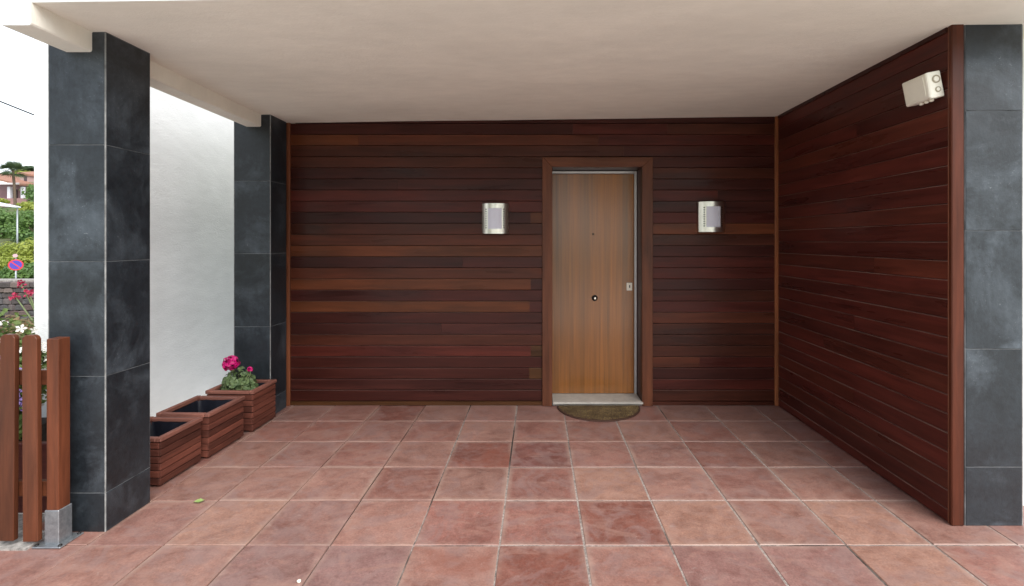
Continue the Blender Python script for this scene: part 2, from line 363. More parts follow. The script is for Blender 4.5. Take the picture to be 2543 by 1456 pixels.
# forecourt beyond the tiles, street
def slab(name, x0, x1, y0, y1, z0, z1, mat, label):
    me = box_mesh(x1 - x0, y1 - y0, z1 - z0)
    return tag(link(name, me, mat, None, ((x0 + x1) / 2, (y0 + y1) / 2, (z0 + z1) / 2)), label, name.replace('_', ' '), kind='structure')
slab('driveway', -6.5, 9.5, -9.0, FLOOR_F - 0.004, -0.09, -0.006, 'concrete', 'pale concrete forecourt in front of the tiled porch')
slab('gravel_path', -6.5, FLOOR_L - 0.004, FLOOR_F, 2.60, -0.09, -0.012, 'gravel', 'gravel strip beside the porch under the fence')

# ------------------------------------------------------------------ porch roof
roof = empty('porch_roof', (0, 3.3, 2.44), 'cream plastered flat porch ceiling with a beam along its left edge', 'roof')
def ceil_z(x): return 2.4655 + 0.0135 * x
RX1, RY0, RY1 = 5.2, 2.12, 6.5
def rleft(y): return -2.288 - 0.028 * (y - 2.12)
NX, NY = 80, 50
vv = []
for j in range(NY + 1):
    y = RY0 + (RY1 - RY0) * j / NY
    for i in range(NX + 1):
        x = rleft(y) + (RX1 - rleft(y)) * i / NX
        w = 0.0035 * mnoise.noise(Vector((x * 1.3, y * 1.3, 3.1))) + 0.0015 * mnoise.noise(Vector((x * 5, y * 5, 1.7)))
        vv.append((x, y - 3.3, ceil_z(x) + w - 2.44))
ff = [(j * (NX + 1) + i, (j + 1) * (NX + 1) + i, (j + 1) * (NX + 1) + i + 1, j * (NX + 1) + i + 1) for j in range(NY) for i in range(NX)]
link('ceiling', mesh('ceiling', vv, ff, True), 'ceiling', roof)
zt = 0.62
a, b, c_, d = vv[0], vv[NX], vv[-1], vv[-1 - NX]
top = [(p[0], p[1], zt) for p in (a, b, c_, d)]
lo = [(p[0], p[1], ceil_z(p[0]) - 2.44) for p in (a, b, c_, d)]
link('fascia', mesh('fascia', lo + top, [(0, 1, 5, 4), (1, 2, 6, 5), (2, 3, 7, 6), (3, 0, 4, 7), (4, 5, 6, 7)]), 'dimmed_plaster', roof)
# beam with softened plaster arrises
def beam_mesh():
    st = []
    for y, xi, xo in ((2.117, -2.161, -2.297), (2.6, -2.178, -2.310), (3.2, -2.199, -2.328), (4.05, -2.228, -2.352)):
        zb = 2.338; r = 0.010
        prof = [(xo, 2.50), (xo, zb + r), (xo + r * 0.3, zb + r * 0.3), (xo + r, zb), (xi - r, zb), (xi - r * 0.3, zb + r * 0.3), (xi, zb + r), (xi, 2.50)]
        st.append([(x, y - 3.3, z - 2.44) for x, z in prof])
    v = [p for s in st for p in s]; n = 8
    f = [(k * n + i, k * n + i + 1, (k + 1) * n + i + 1, (k + 1) * n + i) for k in range(len(st) - 1) for i in range(n - 1)]
    f += [tuple(range(n)), tuple((len(st) - 1) * n + i for i in range(n))[::-1]]
    bm = bmesh.new(); q = [bm.verts.new(p) for p in v]
    for k, t in enumerate(f):
        fc = bm.faces.new([q[i] for i in t]); fc.material_index = 1 if k >= len(f) - 2 or (k % (n - 1) == 0) else 0   # end and outer face take the plaster darkened against strong light
    me = bm_mesh('beam', bm); me.materials.append(M['ceiling']); me.materials.append(M['dimmed_plaster']); return me
link('beam', beam_mesh(), 'ceiling', roof)

# ------------------------------------------------------------------ slate columns
def column(name, label, x0, x1, y0, y1, zj, faces='FR', shade=1.0):
    e = empty(name, ((x0 + x1) / 2, (y0 + y1) / 2, 0), label, 'column', 'slate clad columns of the porch')
    zt = ceil_z((x0 + x1) / 2) + 0.004
    box('core', x0 + 0.003, x1 - 0.003, y0 + 0.003, y1 - 0.003, -0.01, zt, 'slatebed', e)
    for sx_, X in ((-1, x0), (1, x1)):          # pale pointing in the upright corner joint
        if sx_ < 0 and 'L' not in faces: continue
        xa, xb = (X + 0.0012, X + 0.0066) if sx_ < 0 else (X - 0.0066, X - 0.0012)
        box('corner_pointing', xa, xb, y0 + 0.0012, y0 + 0.0066, 0.0, zt - 0.006, 'slategrout', e, 0.001)
    zs = [0.0] + zj + [zt - 0.004]; g = 0.0017; ca = 0.0068; th = 0.012
    for a, b in zip(zs[:-1], zs[1:]):
        def sl(X0, X1, Y0, Y1):
            o = box('slate_slab', X0, X1, Y0, Y1, a + g, b - g, 'slate', e, 0.0012, (shade * random.uniform(0.85, 1.15),) * 3)
            o.location.x += random.uniform(-1, 1) * 0.0006; o.location.y += random.uniform(-1, 1) * 0.0006
        if 'F' in faces: sl(x0 + ca, x1 - ca, y0, y0 + th)
        if 'R' in faces: sl(x1 - th, x1, y0 + ca, y1 - ca)
        if 'L' in faces: sl(x0, x0 + th, y0 + ca, y1 - ca)
        if 'B' in faces: sl(x0 + ca, x1 - ca, y1 - th, y1)
    return e
column('slate_column', 'dark slate clad column beside the picket fence post', -2.389, -2.106, 2.418, 2.702, [0.190, 0.759, 1.318, 1.887], 'FRLB', 0.88)
column('slate_column', 'dark slate clad column at the far end of the planters, against the wood wall', -2.448, -2.15, 3.992, 4.248, [0.145, 0.731, 1.318, 1.902], 'FRL', 0.88)
column('slate_column', 'grey slate clad pier at the right edge, beside the wood wall end trim', 2.123, 2.4155, 2.470, 2.80, [0.294, 0.881, 1.470, 2.067], 'FR', 1.15)

# ------------------------------------------------------------------ wood walls
def plank_mesh(L, h, t=0.018, c=0.0028, edge='plankwood'):
    pr = [(0, -h / 2), (-t + c, -h / 2), (-t, -h / 2 + c), (-t, h / 2 - c), (-t + c, h / 2), (0, h / 2)]
    v = [(-L / 2, y, z) for y, z in pr] + [(L / 2, y, z) for y, z in pr]
    f = [(i, (i + 1) % 6, 6 + (i + 1) % 6, 6 + i) for i in range(6)] + [tuple(range(6))[::-1], tuple(range(6, 12))]
    bm = bmesh.new(); q = [bm.verts.new(p) for p in v]
    for k_, t_ in enumerate(f):
        fc = bm.faces.new([q[i] for i in t_]); fc.material_index = 1 if k_ == 3 else 0
    me = bm_mesh('plank', bm); me.materials.append(M['plankwood']); me.materials.append(M[edge]); return me
WY = 4.303
P = 0.0959; Z0 = 2.4356
DK = (0.046, 0.0112, 0.0080); DB = (0.058, 0.0160, 0.0090); BK = (0.040, 0.0108, 0.0082); RD = (0.068, 0.0140, 0.0095)
MD = (0.080, 0.0215, 0.0105); ORG = (0.108, 0.031, 0.0118); OB = (0.092, 0.028, 0.0105); PU = (0.052, 0.0122, 0.0092); OLV = (0.062, 0.026, 0.010)
wall = empty('wood_wall', (0, WY, 0), 'dark red-brown varnished plank wall around the entrance door', 'wall')
LX0, LX1 = -2.135, 0.052           # left field, meets the architrave
RX0_, RX1_ = 0.972, 2.040
rows_left = [DK, MD, DB, DB, DK, BK, RD, RD, BK, DB, MD, ORG, BK, MD, ORG, PU, OB, DK, BK, DB, RD, DK, DK, BK, DK]
rows_right = [DK, RD, DB, DK, DB, DK, RD, DK, RD, ORG, DB, DK, RD, RD, PU, DK, RD, MD, DB, DB, DB, MD, DK, RD, DB]
ends = {8: OB, 14: BK, 16: PU, 20: OLV, 22: OLV}
def pl(x0, x1, k, col):
    h = P - 0.0032; z = Z0 - P * (k + 0.5)
    col = tuple(Vector(col) * random.uniform(0.92, 1.1))
    link('plank', plank_mesh(x1 - x0 - 0.0008, h, edge='glintedge_faint'), 'plankwood', wall, ((x0 + x1) / 2, random.uniform(-0.0007, 0.0007), z), color=col)
for k in range(25):
    if k < 3:            # rows that run over the door
        segs = {0: [(LX0, 0.30, DK), (0.30, 1.12, RD), (1.12, RX1_, DB)], 1: [(LX0, -1.548, ORG), (-1.548, 0.525, MD), (0.525, RX1_, RD)],
                2: [(LX0, 0.74, DB), (0.74, RX1_, DK)]}[k]
        for s in segs: pl(*s[:2], k, s[2])
        continue
    if k in ends:
        xe = -0.066 + random.uniform(-0.012, 0.012); pl(LX0, xe, k, rows_left[k]); pl(xe, LX1, k, ends[k])
    elif k in (5, 12, 18):
        xe = random.uniform(-1.5, -0.6); pl(LX0, xe, k, rows_left[k]); pl(xe, LX1, k, Vector(rows_left[k]) * 1.25)
    else: pl(LX0, LX1, k, rows_left[k])
    if k in (6, 15, 21):
        xe = random.uniform(1.3, 1.8); pl(RX0_, xe, k, rows_right[k]); pl(xe, RX1_, k, rows_right[(k + 5) % 25])
    else: pl(RX0_, RX1_, k, rows_right[k])
zb = Z0 - 25 * P
box('base_strip', LX0, LX1, WY - 0.021, WY, 0.002, zb - 0.003, 'plankwood', wall, 0.002, OLV)
box('base_strip', RX0_, RX1_, WY - 0.021, WY, 0.002, zb - 0.003, 'plankwood', wall, 0.002, DB)
box('top_lath', LX0, RX1_, WY - 0.026, WY, Z0 + 0.002, 2.56, 'plankwood', wall, 0.003, BK)
box('corner_trim', -2.166, LX0 - 0.001, WY - 0.034, WY, 0.001, 2.56, 'trimwood', wall, 0.003, (0.16, 0.055, 0.026))
box('corner_trim', RX1_ + 0.001, 2.072, WY - 0.034, WY, 0.001, 2.56, 'trimwood', wall, 0.003, (0.24, 0.085, 0.035))
box('backing', -2.46, 0.078, WY + 0.0005, 4.56, -0.02, 2.60, 'dark', wall)
box('backing', 0.942, 2.40, WY + 0.0005, 4.56, -0.02, 2.60, 'dark', wall)
box('backing', 0.078, 0.942, WY + 0.0005, 4.56, 2.10, 2.60, 'dark', wall)
box('backing', -2.46, 2.40, 4.563, 4.60, -0.02, 2.60, 'dark', wall)

SXW = 2.079
side = empty('wood_wall', (SXW, 3.4, 0), 'dark varnished plank side wall carrying the cream junction box', 'wall')
SP = 0.0962; zr = [1.415 + SP * n for n in range(-14, 12)]
SY0, SY1 = 2.497, 4.255
side_cols = [RD, DK, DB, RD, PU, DK, RD, DB, DK, PU, RD, DK, RD, MD, DK, RD, DB, PU, DK, RD, DK, MD, DK, DB, DK, RD]
def splank(y0, y1, z0, z1, col):
    link('plank', plank_mesh(y1 - y0 - 0.0008, z1 - z0 - 0.0016, 0.018, 0.0036, 'glintedge'), 'plankwood', side, (random.uniform(-0.0007, 0.0007), (y0 + y1) / 2 - 3.4, (z0 + z1) / 2), (0, 0, R(-90)), tuple(Vector(col).lerp(Vector((0.054, 0.0125, 0.0095)), 0.6) * random.uniform(1.2, 1.5)))
zz = [0.004] + zr + [2.52]
for k in range(len(zz) - 1):
    col = side_cols[k % 26]
    if k in (4, 7, 9, 13, 17, 22):
        ym = random.uniform(2.9, 3.7); splank(SY0, ym, zz[k], zz[k + 1], col); splank(ym, SY1, zz[k], zz[k + 1], side_cols[(k + 3) % 26])
    else: splank(SY0, SY1, zz[k], zz[k + 1], col)
box('end_trim', 2.0565, 2.118, 2.466, 2.490, 0.001, 2.56, 'trimwood', side, 0.004, MD)
box('end_bead', 2.0590, SXW - 0.001, 2.4905, 2.4955, 0.001, 2.56, 'trimwood', side, 0.001, (0.20, 0.08, 0.045))
box('backing', SXW + 0.0005, 2.118, 2.4915, 4.285, -0.02, 2.56, 'dark', side)
box('top_lath', SXW - 0.026, SXW - 0.0185, 2.497, 4.254, 2.468, 2.56, 'wood', side, 0.001, BK)

# house body that closes the rear and the right-hand side
hb = empty('house_side_wall', (3.2, 3.6, 0), 'pale rendered house wall just beyond the right slate pier', 'wall')
box('render', 2.4195, 5.2, 2.66, 2.80, -0.05, 2.54, 'white', hb)

# ------------------------------------------------------------------ entrance door
door = empty('entrance_door', (0.505, 4.27, 0), 'honey brown flush wooden entrance door in reddish wood frame', 'door')
AX0, AX1, IX0, IX1, IZ, OZ = 0.037, 0.987, 0.123, 0.8955, 2.056, 2.141
YF, YB = 4.262, 4.2845
def prism(name, poly, y0, y1, mat, parent, color, bev=0.003):
    bm = bmesh.new(); n = len(poly)
    a = [bm.verts.new((x, y0, z)) for x, z in poly]; b = [bm.verts.new((x, y1, z)) for x, z in poly]
    bm.faces.new(a); bm.faces.new(b[::-1])
    for i in range(n): bm.faces.new((a[i], a[(i + 1) % n], b[(i + 1) % n], b[i]))
    bmesh.ops.recalc_face_normals(bm, faces=bm.faces)
    bmesh.ops.bevel(bm, geom=bm.edges[:], offset=bev, segments=1, affect='EDGES')
    c = Vector((sum(p[0] for p in poly) / n, (y0 + y1) / 2, sum(p[1] for p in poly) / n))
    for v in bm.verts: v.co -= c
    return link(name, bm_mesh(name, bm), mat, parent, c - Vector(parent.location), color=color)
FR = (0.125, 0.044, 0.022)
prism('architrave', [(AX0, 0.002), (IX0, 0.002), (IX0, IZ), (AX0, OZ)], YF, YB, 'trimwood', door, FR)
prism('architrave', [(IX1, 0.002), (AX1, 0.002), (AX1, OZ), (IX1, IZ)], YF, YB, 'trimwood', door, FR)
prism('architrave', [(AX0 + 0.001, OZ), (IX0, IZ + 0.001), (IX1, IZ + 0.001), (AX1 - 0.001, OZ)], YF, YB, 'plankwood', door, FR)
JC = (0.05, 0.019, 0.013)
box('jamb', IX0 - 0.04, IX0 - 0.002, 4.273, 4.555, 0.0, IZ + 0.03, 'trimwood', door, 0.001, JC)
box('jamb', IX1 + 0.002, IX1 + 0.044, 4.273, 4.555, 0.0, IZ + 0.03, 'trimwood', door, 0.001, JC)
box('head_jamb', IX0 - 0.001, IX1 + 0.001, 4.273, 4.555, IZ + 0.002, IZ + 0.036, 'plankwood', door, 0.001, JC)
DY = 4.490
box('leaf', 0.124, 0.868, DY, DY + 0.042, 0.042, 2.0265, 'doorwood', door, 0.002, (0.25, 0.092, 0.0135))
box('metal_edge', 0.871, 0.893, DY - 0.004, DY + 0.045, 0.040, 2.052, 'alu', door, 0.002)
box('metal_edge', 0.124, 0.869, DY - 0.003, DY + 0.045, 2.030, 2.052, 'alu', door, 0.002)
kn = link('knob', lathe([(0.027, 0.0), (0.027, 0.006), (0.024, 0.010), (0.015, 0.012), (0.013, 0.03)], 28, 'Y'), 'black', door, (0.5127 - 0.505, DY - 4.27, 0.905))
link('knob_cap', lathe([(0.011, 0.0301), (0.0135, 0.034), (0.0125, 0.040), (0.006, 0.043)], 24, 'Y'), 'steel', kn)
link('peephole', lathe([(0.010, 0.0), (0.010, 0.004), (0.006, 0.006)], 18, 'Y'), 'bronze', door, (0.499 - 0.505, DY - 4.27, 1.483))
lp = link('lock_plate', box_mesh(0.050, 0.008, 0.072, 0.003), 'plate', door, (0.826 - 0.505, DY - 4.27 - 0.004, 1.008))
link('keyhole', box_mesh(0.010, 0.004, 0.026, 0.0015), 'black', lp, (0.001, -0.0048, 0.002))
prism('threshold', [(IX0 + 0.003, 0.003), (IX1 - 0.002, 0.003), (IX1 - 0.002, 0.0385), (IX0 + 0.003, 0.0385)], 4.274, DY + 0.04, 'stone', door, None, 0.002)
box('threshold_nosing', IX0 + 0.004, IX1 + 0.006, 4.243, 4.2735, 0.0225, 0.0395, 'stone', door, 0.004)

# half-round doormat
def mat_mesh(r, h, n=40):
    bm = bmesh.new(); pts = [(r * math.cos(math.pi * i / n), -r * math.sin(math.pi * i / n) * 1.0) for i in range(n + 1)]
    rings = []
    for s, z in ((1.0, 0.0), (1.0, h * 0.7), (0.985, h)):
        rings.append([bm.verts.new((x * s, y * s, z)) for x, y in pts])
    for a, b in zip(rings[:-1], rings[1:]):
        for i in range(n + 1): bm.faces.new((a[i], a[(i + 1) % (n + 1)], b[(i + 1) % (n + 1)], b[i]))
    bm.faces.new(rings[-1]); return bm_mesh('mat', bm)
mt = empty('doormat', (0.515, 4.245, 0.0), 'worn brown half-round coir doormat at the threshold', 'doormat')
link('rim', mat_mesh(0.352, 0.010), 'paintcol', mt, (0, 0, 0.0015), color=(0.06, 0.028, 0.018))
pile = Acc()
for _ in range(9000):
    a = random.uniform(0, math.pi); r = 0.338 * math.sqrt(random.random()); x, y = r * math.cos(a), -r * math.sin(a)
    d = Vector((random.uniform(-1, 1), random.uniform(-1, 1), 1.3)).normalized() * random.uniform(0.006, 0.012); w = rvec() * 0.0012; w.z = 0
    p = Vector((x, y, 0.011)); pile.add([p - w, p + w, p + d], [(0, 1, 2)])
tag(link('coir_pile', pile.mesh('coir_pile'), 'coir', mt), kind='stuff')

# ------------------------------------------------------------------ wall lamps
def lamp(x, z, label):
    e = empty('wall_lamp', (x, WY - 0.0185, z), label, 'lamp', 'half-round steel wall lamps beside the door')
    H, EA = 0.258, R(50); RC = 0.1125 / math.sin(EA); n = 30
    def pt(a, zz, off=0.0):
        if abs(a) > EA + 1e-4: return (math.copysign(0.1125 + off, a), -0.002, zz)      # flat return to the wall
        return ((RC + off) * math.sin(a), -(RC + off) * math.cos(a) + RC * math.cos(EA) - 0.036, zz)
    wa, wz = math.asin(0.059 / RC), 0.088
    angs = sorted(set([-EA + 2 * EA * i / n for i in range(n + 1)] + [-wa, wa, -EA - 0.3, EA + 0.3])); zs = [-H / 2, -wz, wz, H / 2]
    v, f = [], []
    for zz in zs:
        for a in angs: v.append(pt(a, zz))
    na = len(angs)
    for k in range(3):
        for i in range(na - 1):
            if k == 1 and angs[i] >= -wa - 1e-6 and angs[i + 1] <= wa + 1e-6: continue
            f.append((k * na + i, k * na + i + 1, (k + 1) * na + i + 1, (k + 1) * na + i))
    sh = link('shell', mesh('shell', v, f), 'steel', e)
    so = sh.modifiers.new('thickness', 'SOLIDIFY'); so.thickness = 0.002; so.offset = -1
    v, f = [], []
    da = [-wa * 1.06 + 2 * wa * 1.06 * i / 12 for i in range(13)]
    for zz in (-wz - 0.004, wz + 0.004):
        for a in da: v.append(pt(a, zz, -0.0022))
    f = [(i, i + 1, 14 + i, 13 + i) for i in range(12)]
    link('diffuser', mesh('diffuser', v, f, True), 'diffuser', e)
    for s in (-1, 1):
        for q in range(9):
            zz = -0.078 + 0.0195 * q; a0, a1 = s * R(28.5), s * R(33)
            c = [pt(a0, zz - 0.005, 0.0006), pt(a1, zz - 0.005, 0.0006), pt(a1, zz + 0.005, 0.0006), pt(a0, zz + 0.005, 0.0006)]
            link('vent_slot', mesh('vent_slot', c, [(0, 1, 2, 3)]), 'black', sh)
    for zz in (-H / 2 + 0.012, H / 2 - 0.012):
        v = [pt(a, zz, -0.003) for a in angs]
        link('end_plate', mesh('end_plate', v, [tuple(range(len(v)))]), 'steel', e)
    box_ = box_mesh(0.20, 0.003, 0.24, 0.001); link('back_plate', box_, 'black', e, (0, -0.0018, 0))
lamp(-0.366, 1.611, 'half-round brushed steel wall lamp left of the door')
lamp(1.487, 1.626, 'half-round brushed steel wall lamp right of the door')

# ------------------------------------------------------------------ cream junction box on the side wall
jb = empty('junction_box', (2.012, 2.60, 2.212), 'cream plastic junction box with two round knockouts, tilted high on plank wall', 'box')
jb.rotation_euler = (0, R(-11), 0)
bm = bmesh.new(); bmesh.ops.create_cube(bm, size=1)
for v_ in bm.verts: v_.co = Vector((v_.co.x * 0.074, v_.co.y * 0.172, v_.co.z * 0.132))
ed = [e_ for e_ in bm.edges if all(v_.co.x < 0 for v_ in e_.verts)]
bmesh.ops.bevel(bm, geom=ed, offset=0.014, segments=4, affect='EDGES', profile=0.6)
ed = [e_ for e_ in bm.edges if e_.calc_face_angle(0) > 1.2]
bmesh.ops.bevel(bm, geom=ed, offset=0.003, segments=2, affect='EDGES')
link('housing', bm_mesh('housing', bm, False), 'cream', jb)
box_ = box_mesh(0.003, 0.135, 0.100, 0.001); link('lid', box_, 'cream', jb, (-0.0378, 0.004, 0))
for zz, r in ((0.026, 0.0205), (-0.027, 0.014)):
    k = link('knockout', lathe([(r, 0.0), (r, 0.003), (r * 0.86, 0.0032), (r * 0.84, 0.0012)], 24, 'Y'), 'creamdark', jb, (0.008, -0.0862, zz))
    link('knockout_disc', lathe([(r * 0.66, 0.0), (r * 0.66, 0.0035), (r * 0.5, 0.004)], 20, 'Y'), 'cream', k)
for yy in (-0.045, -0.012, 0.022):
    link('gland', lathe([(0.011, 0), (0.011, 0.008), (0.007, 0.012)], 14), 'cream', jb, (0.0, yy, -0.066), (math.pi, 0, 0))
box_ = box_mesh(0.03, 0.09, 0.07, 0.002); link('bracket', box_, 'cream', jb, (0.045, 0.0, -0.012))

# ------------------------------------------------------------------ wooden planters
PW = (0.115, 0.038, 0.026)
def planter(x0, x1, y0, y1, h, label, rz=0):
    w, d = x1 - x0, y1 - y0
    e = empty('planter', ((x0 + x1) / 2, (y0 + y1) / 2, 0.001), label, 'planter', 'slatted wooden planters in a row', rz)
    def b(name, cx, cy, cz, sx, sy, sz, mat, col=None, bev=0.002): return link(name, box_mesh(sx, sy, sz, bev), mat, e, (cx, cy, cz), color=col)
    n = 6; sh = (h - 0.03 - 0.012) / n
    for k in range(n):
        z = 0.012 + sh * (k + 0.5)
        for s in (-1, 1):
            c = lambda: tuple(Vector(PW) * random.uniform(0.6, 1.15))
            b('slat', s * (w / 2 - 0.010), 0, z, 0.012, d - 0.012, sh - 0.0045, 'planterwood_y', c())
            b('slat', 0, s * (d / 2 - 0.010), z, w - 0.026, 0.012, sh - 0.0045, 'planterwood_x', c())
    for sx in (-1, 1):
        for sy in (-1, 1): b('corner_post', sx * (w / 2 - 0.030), sy * (d / 2 - 0.030), h / 2 - 0.01, 0.026, 0.026, h - 0.02, 'trimwood', tuple(Vector(PW) * 0.7))
    RM = (0.20, 0.085, 0.065)
    for s in (-1, 1):
        b('rim', s * (w / 2 - 0.013), 0, h - 0.0145, 0.032, d + 0.004, 0.026, 'planterwood_y', RM, 0.004)
        b('rim', 0, s * (d / 2 - 0.013), h - 0.0155, w - 0.060, 0.032, 0.024, 'planterwood_x', RM, 0.004)
    # black liner
    iw, idp = w / 2 - 0.034, d / 2 - 0.034; zb_ = 0.03
    v = []
    N = 10
    ring = [(-1 + 2 * i / N, -1) for i in range(N)] + [(1, -1 + 2 * i / N) for i in range(N)] + [(1 - 2 * i / N, 1) for i in range(N)] + [(-1, 1 - 2 * i / N) for i in range(N)]
    for zc, sc_, jit_ in ((h - 0.022, 0.985, 0.006), (h * 0.6, 0.96, 0.02), (zb_, 0.92, 0.02)):
        for x, y in ring: v.append((x * iw * sc_ + random.uniform(-jit_, 0) * x, y * idp * sc_ + random.uniform(-jit_, 0) * y, zc + random.uniform(-0.006, 0.006)))
    L = len(ring); f = [(k * L + i, k * L + (i + 1) % L, (k + 1) * L + (i + 1) % L, (k + 1) * L + i) for k in range(2) for i in range(L)] + [tuple(2 * L + i for i in range(L))]
    link('liner', mesh('liner', v, f, True), 'liner', e)
    G = 12; v = [(-iw * 0.93 + 2 * iw * 0.93 * i / G, -idp * 0.93 + 2 * idp * 0.93 * j / G, h * 0.42 + random.uniform(-0.008, 0.008)) for j in range(G + 1) for i in range(G + 1)]
    link('soil', mesh('soil', v, [(j * (G + 1) + i, j * (G + 1) + i + 1, (j + 1) * (G + 1) + i + 1, (j + 1) * (G + 1) + i) for j in range(G) for i in range(G)], True), 'soil', e)
    return e
M['planterwood_y'] = mat_wood("planter_wood_y", (34, 3.2, 34), 0.55, 13.0, 0.7); M['planterwood_x'] = mat_wood("planter_wood_x", (3.2, 34, 34), 0.55, 13.0, 0.7)
planter(-2.505, -2.160, 2.852, 3.195, 0.290, 'empty wooden planter nearest the front slate column', R(-1.5))
planter(-2.478, -2.128, 3.225, 3.598, 0.300, 'empty wooden planter in the middle of the row', R(-2))
planter(-2.458, -2.100, 3.672, 3.985, 0.312, 'wooden planter holding the magenta geranium', R(-1.5))

# geranium
M['gerleaf'] = mat_leaf("geranium_leaf", (0.06, 0.105, 0.04), (0.17, 0.24, 0.095), 25, 0.2)
M['magenta'] = mat_plain("magenta_petal", (0.55, 0.006, 0.16), 0.5, 0, 0.35, 60)
M['stemgreen'] = mat_plain("green_stem", (0.16, 0.2, 0.08), 0.6, 0, 0.2, 20)
ger = empty('geranium', (-2.29, 3.80, 0.14), 'geranium with a magenta flower head and grey-green leaves', 'plant')
def round_leaf(acc, p, n, r):
    n = Vector(n).normalized(); u = n.orthogonal().normalized(); u = Matrix.Rotation(random.random() * 6.283, 3, n) @ u; w = n.cross(u); p = Vector(p); K = 14
    v = [p - n * r * 0.25]
    for i in range(K):
        a = 0.35 + (2 * math.pi - 0.7) * i / (K - 1); rr = r * (1 + 0.12 * math.cos(a * 7)); v.append(p + u * rr * math.cos(a) + w * rr * math.sin(a) + n * r * 0.12 * math.sin(a * 5))
    acc.add(v, [(0, i, i + 1) for i in range(1, K)])
fol, stems = Acc(), Acc()
for _ in range(112):
    a = random.random() * 6.283; rr = math.sqrt(random.random()); ph = random.uniform(0, 1)
    p = Vector((math.cos(a) * rr * 0.125, math.sin(a) * rr * 0.11, 0.125 + 0.19 * ph * (1.1 - 0.5 * rr)))
    nrm = Vector((math.cos(a) * rr * 1.2, math.sin(a) * rr * 1.2 - 0.45, 0.75)) + rvec() * 0.5
    round_leaf(fol, p, nrm, random.uniform(0.018, 0.034))
    if random.random() < 0.4: stems.add(*tube([(p.x * 0.2, p.y * 0.2, 0.0), (p.x * 0.7, p.y * 0.7, p.z * 0.55), p], [0.004, 0.003, 0.0018], 5))
def bloom(acc, c, r, n):
    for _ in range(n):
        d = rvec(); p = Vector(c) + Vector((d.x * r, d.y * r, d.z * r * 0.85)) * random.uniform(0.7, 1.02); nn = d + rvec() * 0.5
        u = nn.orthogonal().normalized(); nn.normalize(); s = random.uniform(0.012, 0.019) * (r / 0.06) ** 0.3; w = nn.cross(u)
        acc.add([p - nn * 0.004, p + u * s * 0.9, p + (u + w) * s * 0.6, p + w * s * 0.9, p + (w - u) * s * 0.6, p - u * s * 0.9, p - (u + w) * s * 0.6, p - w * s * 0.9, p + (u - w) * s * 0.6], [(0, i, i % 8 + 1) for i in range(1, 9)])
fb = Acc(); c1 = (-0.062, 0.0, 0.345); bloom(fb, c1, 0.062, 140)
fb2 = Acc(); c2 = (0.088, 0.0, 0.300); bloom(fb2, c2, 0.020, 18)
stems.add(*tube([(-0.01, 0, 0.05), (-0.035, 0, 0.22), c1], [0.004, 0.003, 0.003], 6)); stems.add(*tube([(0.02, -0.03, 0.06), (0.07, -0.05, 0.19), (0.10, -0.02, 0.26), c2], [0.004, 0.003, 0.0025, 0.002], 6))
stems.add(*tube([(0.03, -0.07, 0.10), (0.075, -0.07, 0.19), (0.105, -0.05, 0.28)], [0.003, 0.003, 0.0025], 6))
tag(link('foliage', fol.mesh('foliage'), 'gerleaf', ger), kind='stuff'); link('stems', stems.mesh('stems', True), 'stemgreen', ger)
link('flower_head', fb.mesh('flower_head'), 'magenta', ger); link('flower_head', fb2.mesh('flower_head'), 'magenta', ger)

# fallen leaf, pebble
M['fallleaf'] = mat_leaf("fallen_leaf", (0.20, 0.30, 0.08), (0.30, 0.40, 0.14), 30, 0.15)
L = [(0, 0, 0.004), (0.012, 0.012, 0.010), (0.030, 0.016, 0.014), (0.050, 0.008, 0.007), (0.062, 0, 0.016), (0.050, -0.010, 0.010), (0.030, -0.016, 0.007), (0.012, -0.012, 0.012), (0.03, 0, 0.003)]
lf = link('fallen_leaf', mesh('leaf', L, [(8, i, (i + 1) % 8) for i in range(8)]), 'fallleaf', None, (-1.865, 2.685, 0.002), (0, 0, R(12)))
tag(lf, 'small curled green leaf lying on the terracotta tiles', 'leaf')
bm = bmesh.new(); bmesh.ops.create_icosphere(bm, subdivisions=2, radius=1)
for v_ in bm.verts: v_.co = Vector((v_.co.x * 0.009, v_.co.y * 0.008, v_.co.z * 0.007)) * (1 + 0.25 * mnoise.noise(v_.co * 1.5))
tag(link('pebble', bm_mesh('pebble', bm, True), 'plate', None, (-0.992, 2.062, 0.006)), 'tiny pale pebble in a floor joint near the bottom edge', 'pebble')

# ------------------------------------------------------------------ white side wall beyond the planters
tag(box('stucco_wall', -3.31, -3.11, 3.262, 9.0, -0.1, 3.6, 'white'), 'tall white stucco garden wall behind the planters', 'wall')
slab('planter_bed_path', -3.11, FLOOR_L - 0.004, 2.604, 9.0, -0.09, -0.008, 'concrete', 'narrow concrete strip behind the planters')

# ------------------------------------------------------------------ picket fence
FW = (0.095, 0.031, 0.015)
fence = empty('picket_fence', (-2.6, 2.33, 0), 'stained wooden picket fence ending in a post on a steel shoe', 'fence')
def rounded_picket(w, t, h):
    bm = bmesh.new(); prof = [(-w / 2, 0), (w / 2, 0), (w / 2, h - 0.018), (w / 2 - 0.007, h - 0.006), (w / 2 - 0.02, h), (-w / 2 + 0.02, h), (-w / 2 + 0.007, h - 0.006), (-w / 2, h - 0.018)]
    a = [bm.verts.new((x, -t / 2, z)) for x, z in prof]; b = [bm.verts.new((x, t / 2, z)) for x, z in prof]; n = len(prof)
    bm.faces.new(a); bm.faces.new(b[::-1])
    for i in range(n): bm.faces.new((a[i], a[(i + 1) % n], b[(i + 1) % n], b[i]))
    bmesh.ops.recalc_face_normals(bm, faces=bm.faces); bmesh.ops.bevel(bm, geom=[e_ for e_ in bm.edges], offset=0.0025, segments=1, affect='EDGES'); return bm_mesh('picket', bm)
pm = rounded_picket(0.070, 0.024, 0.955)
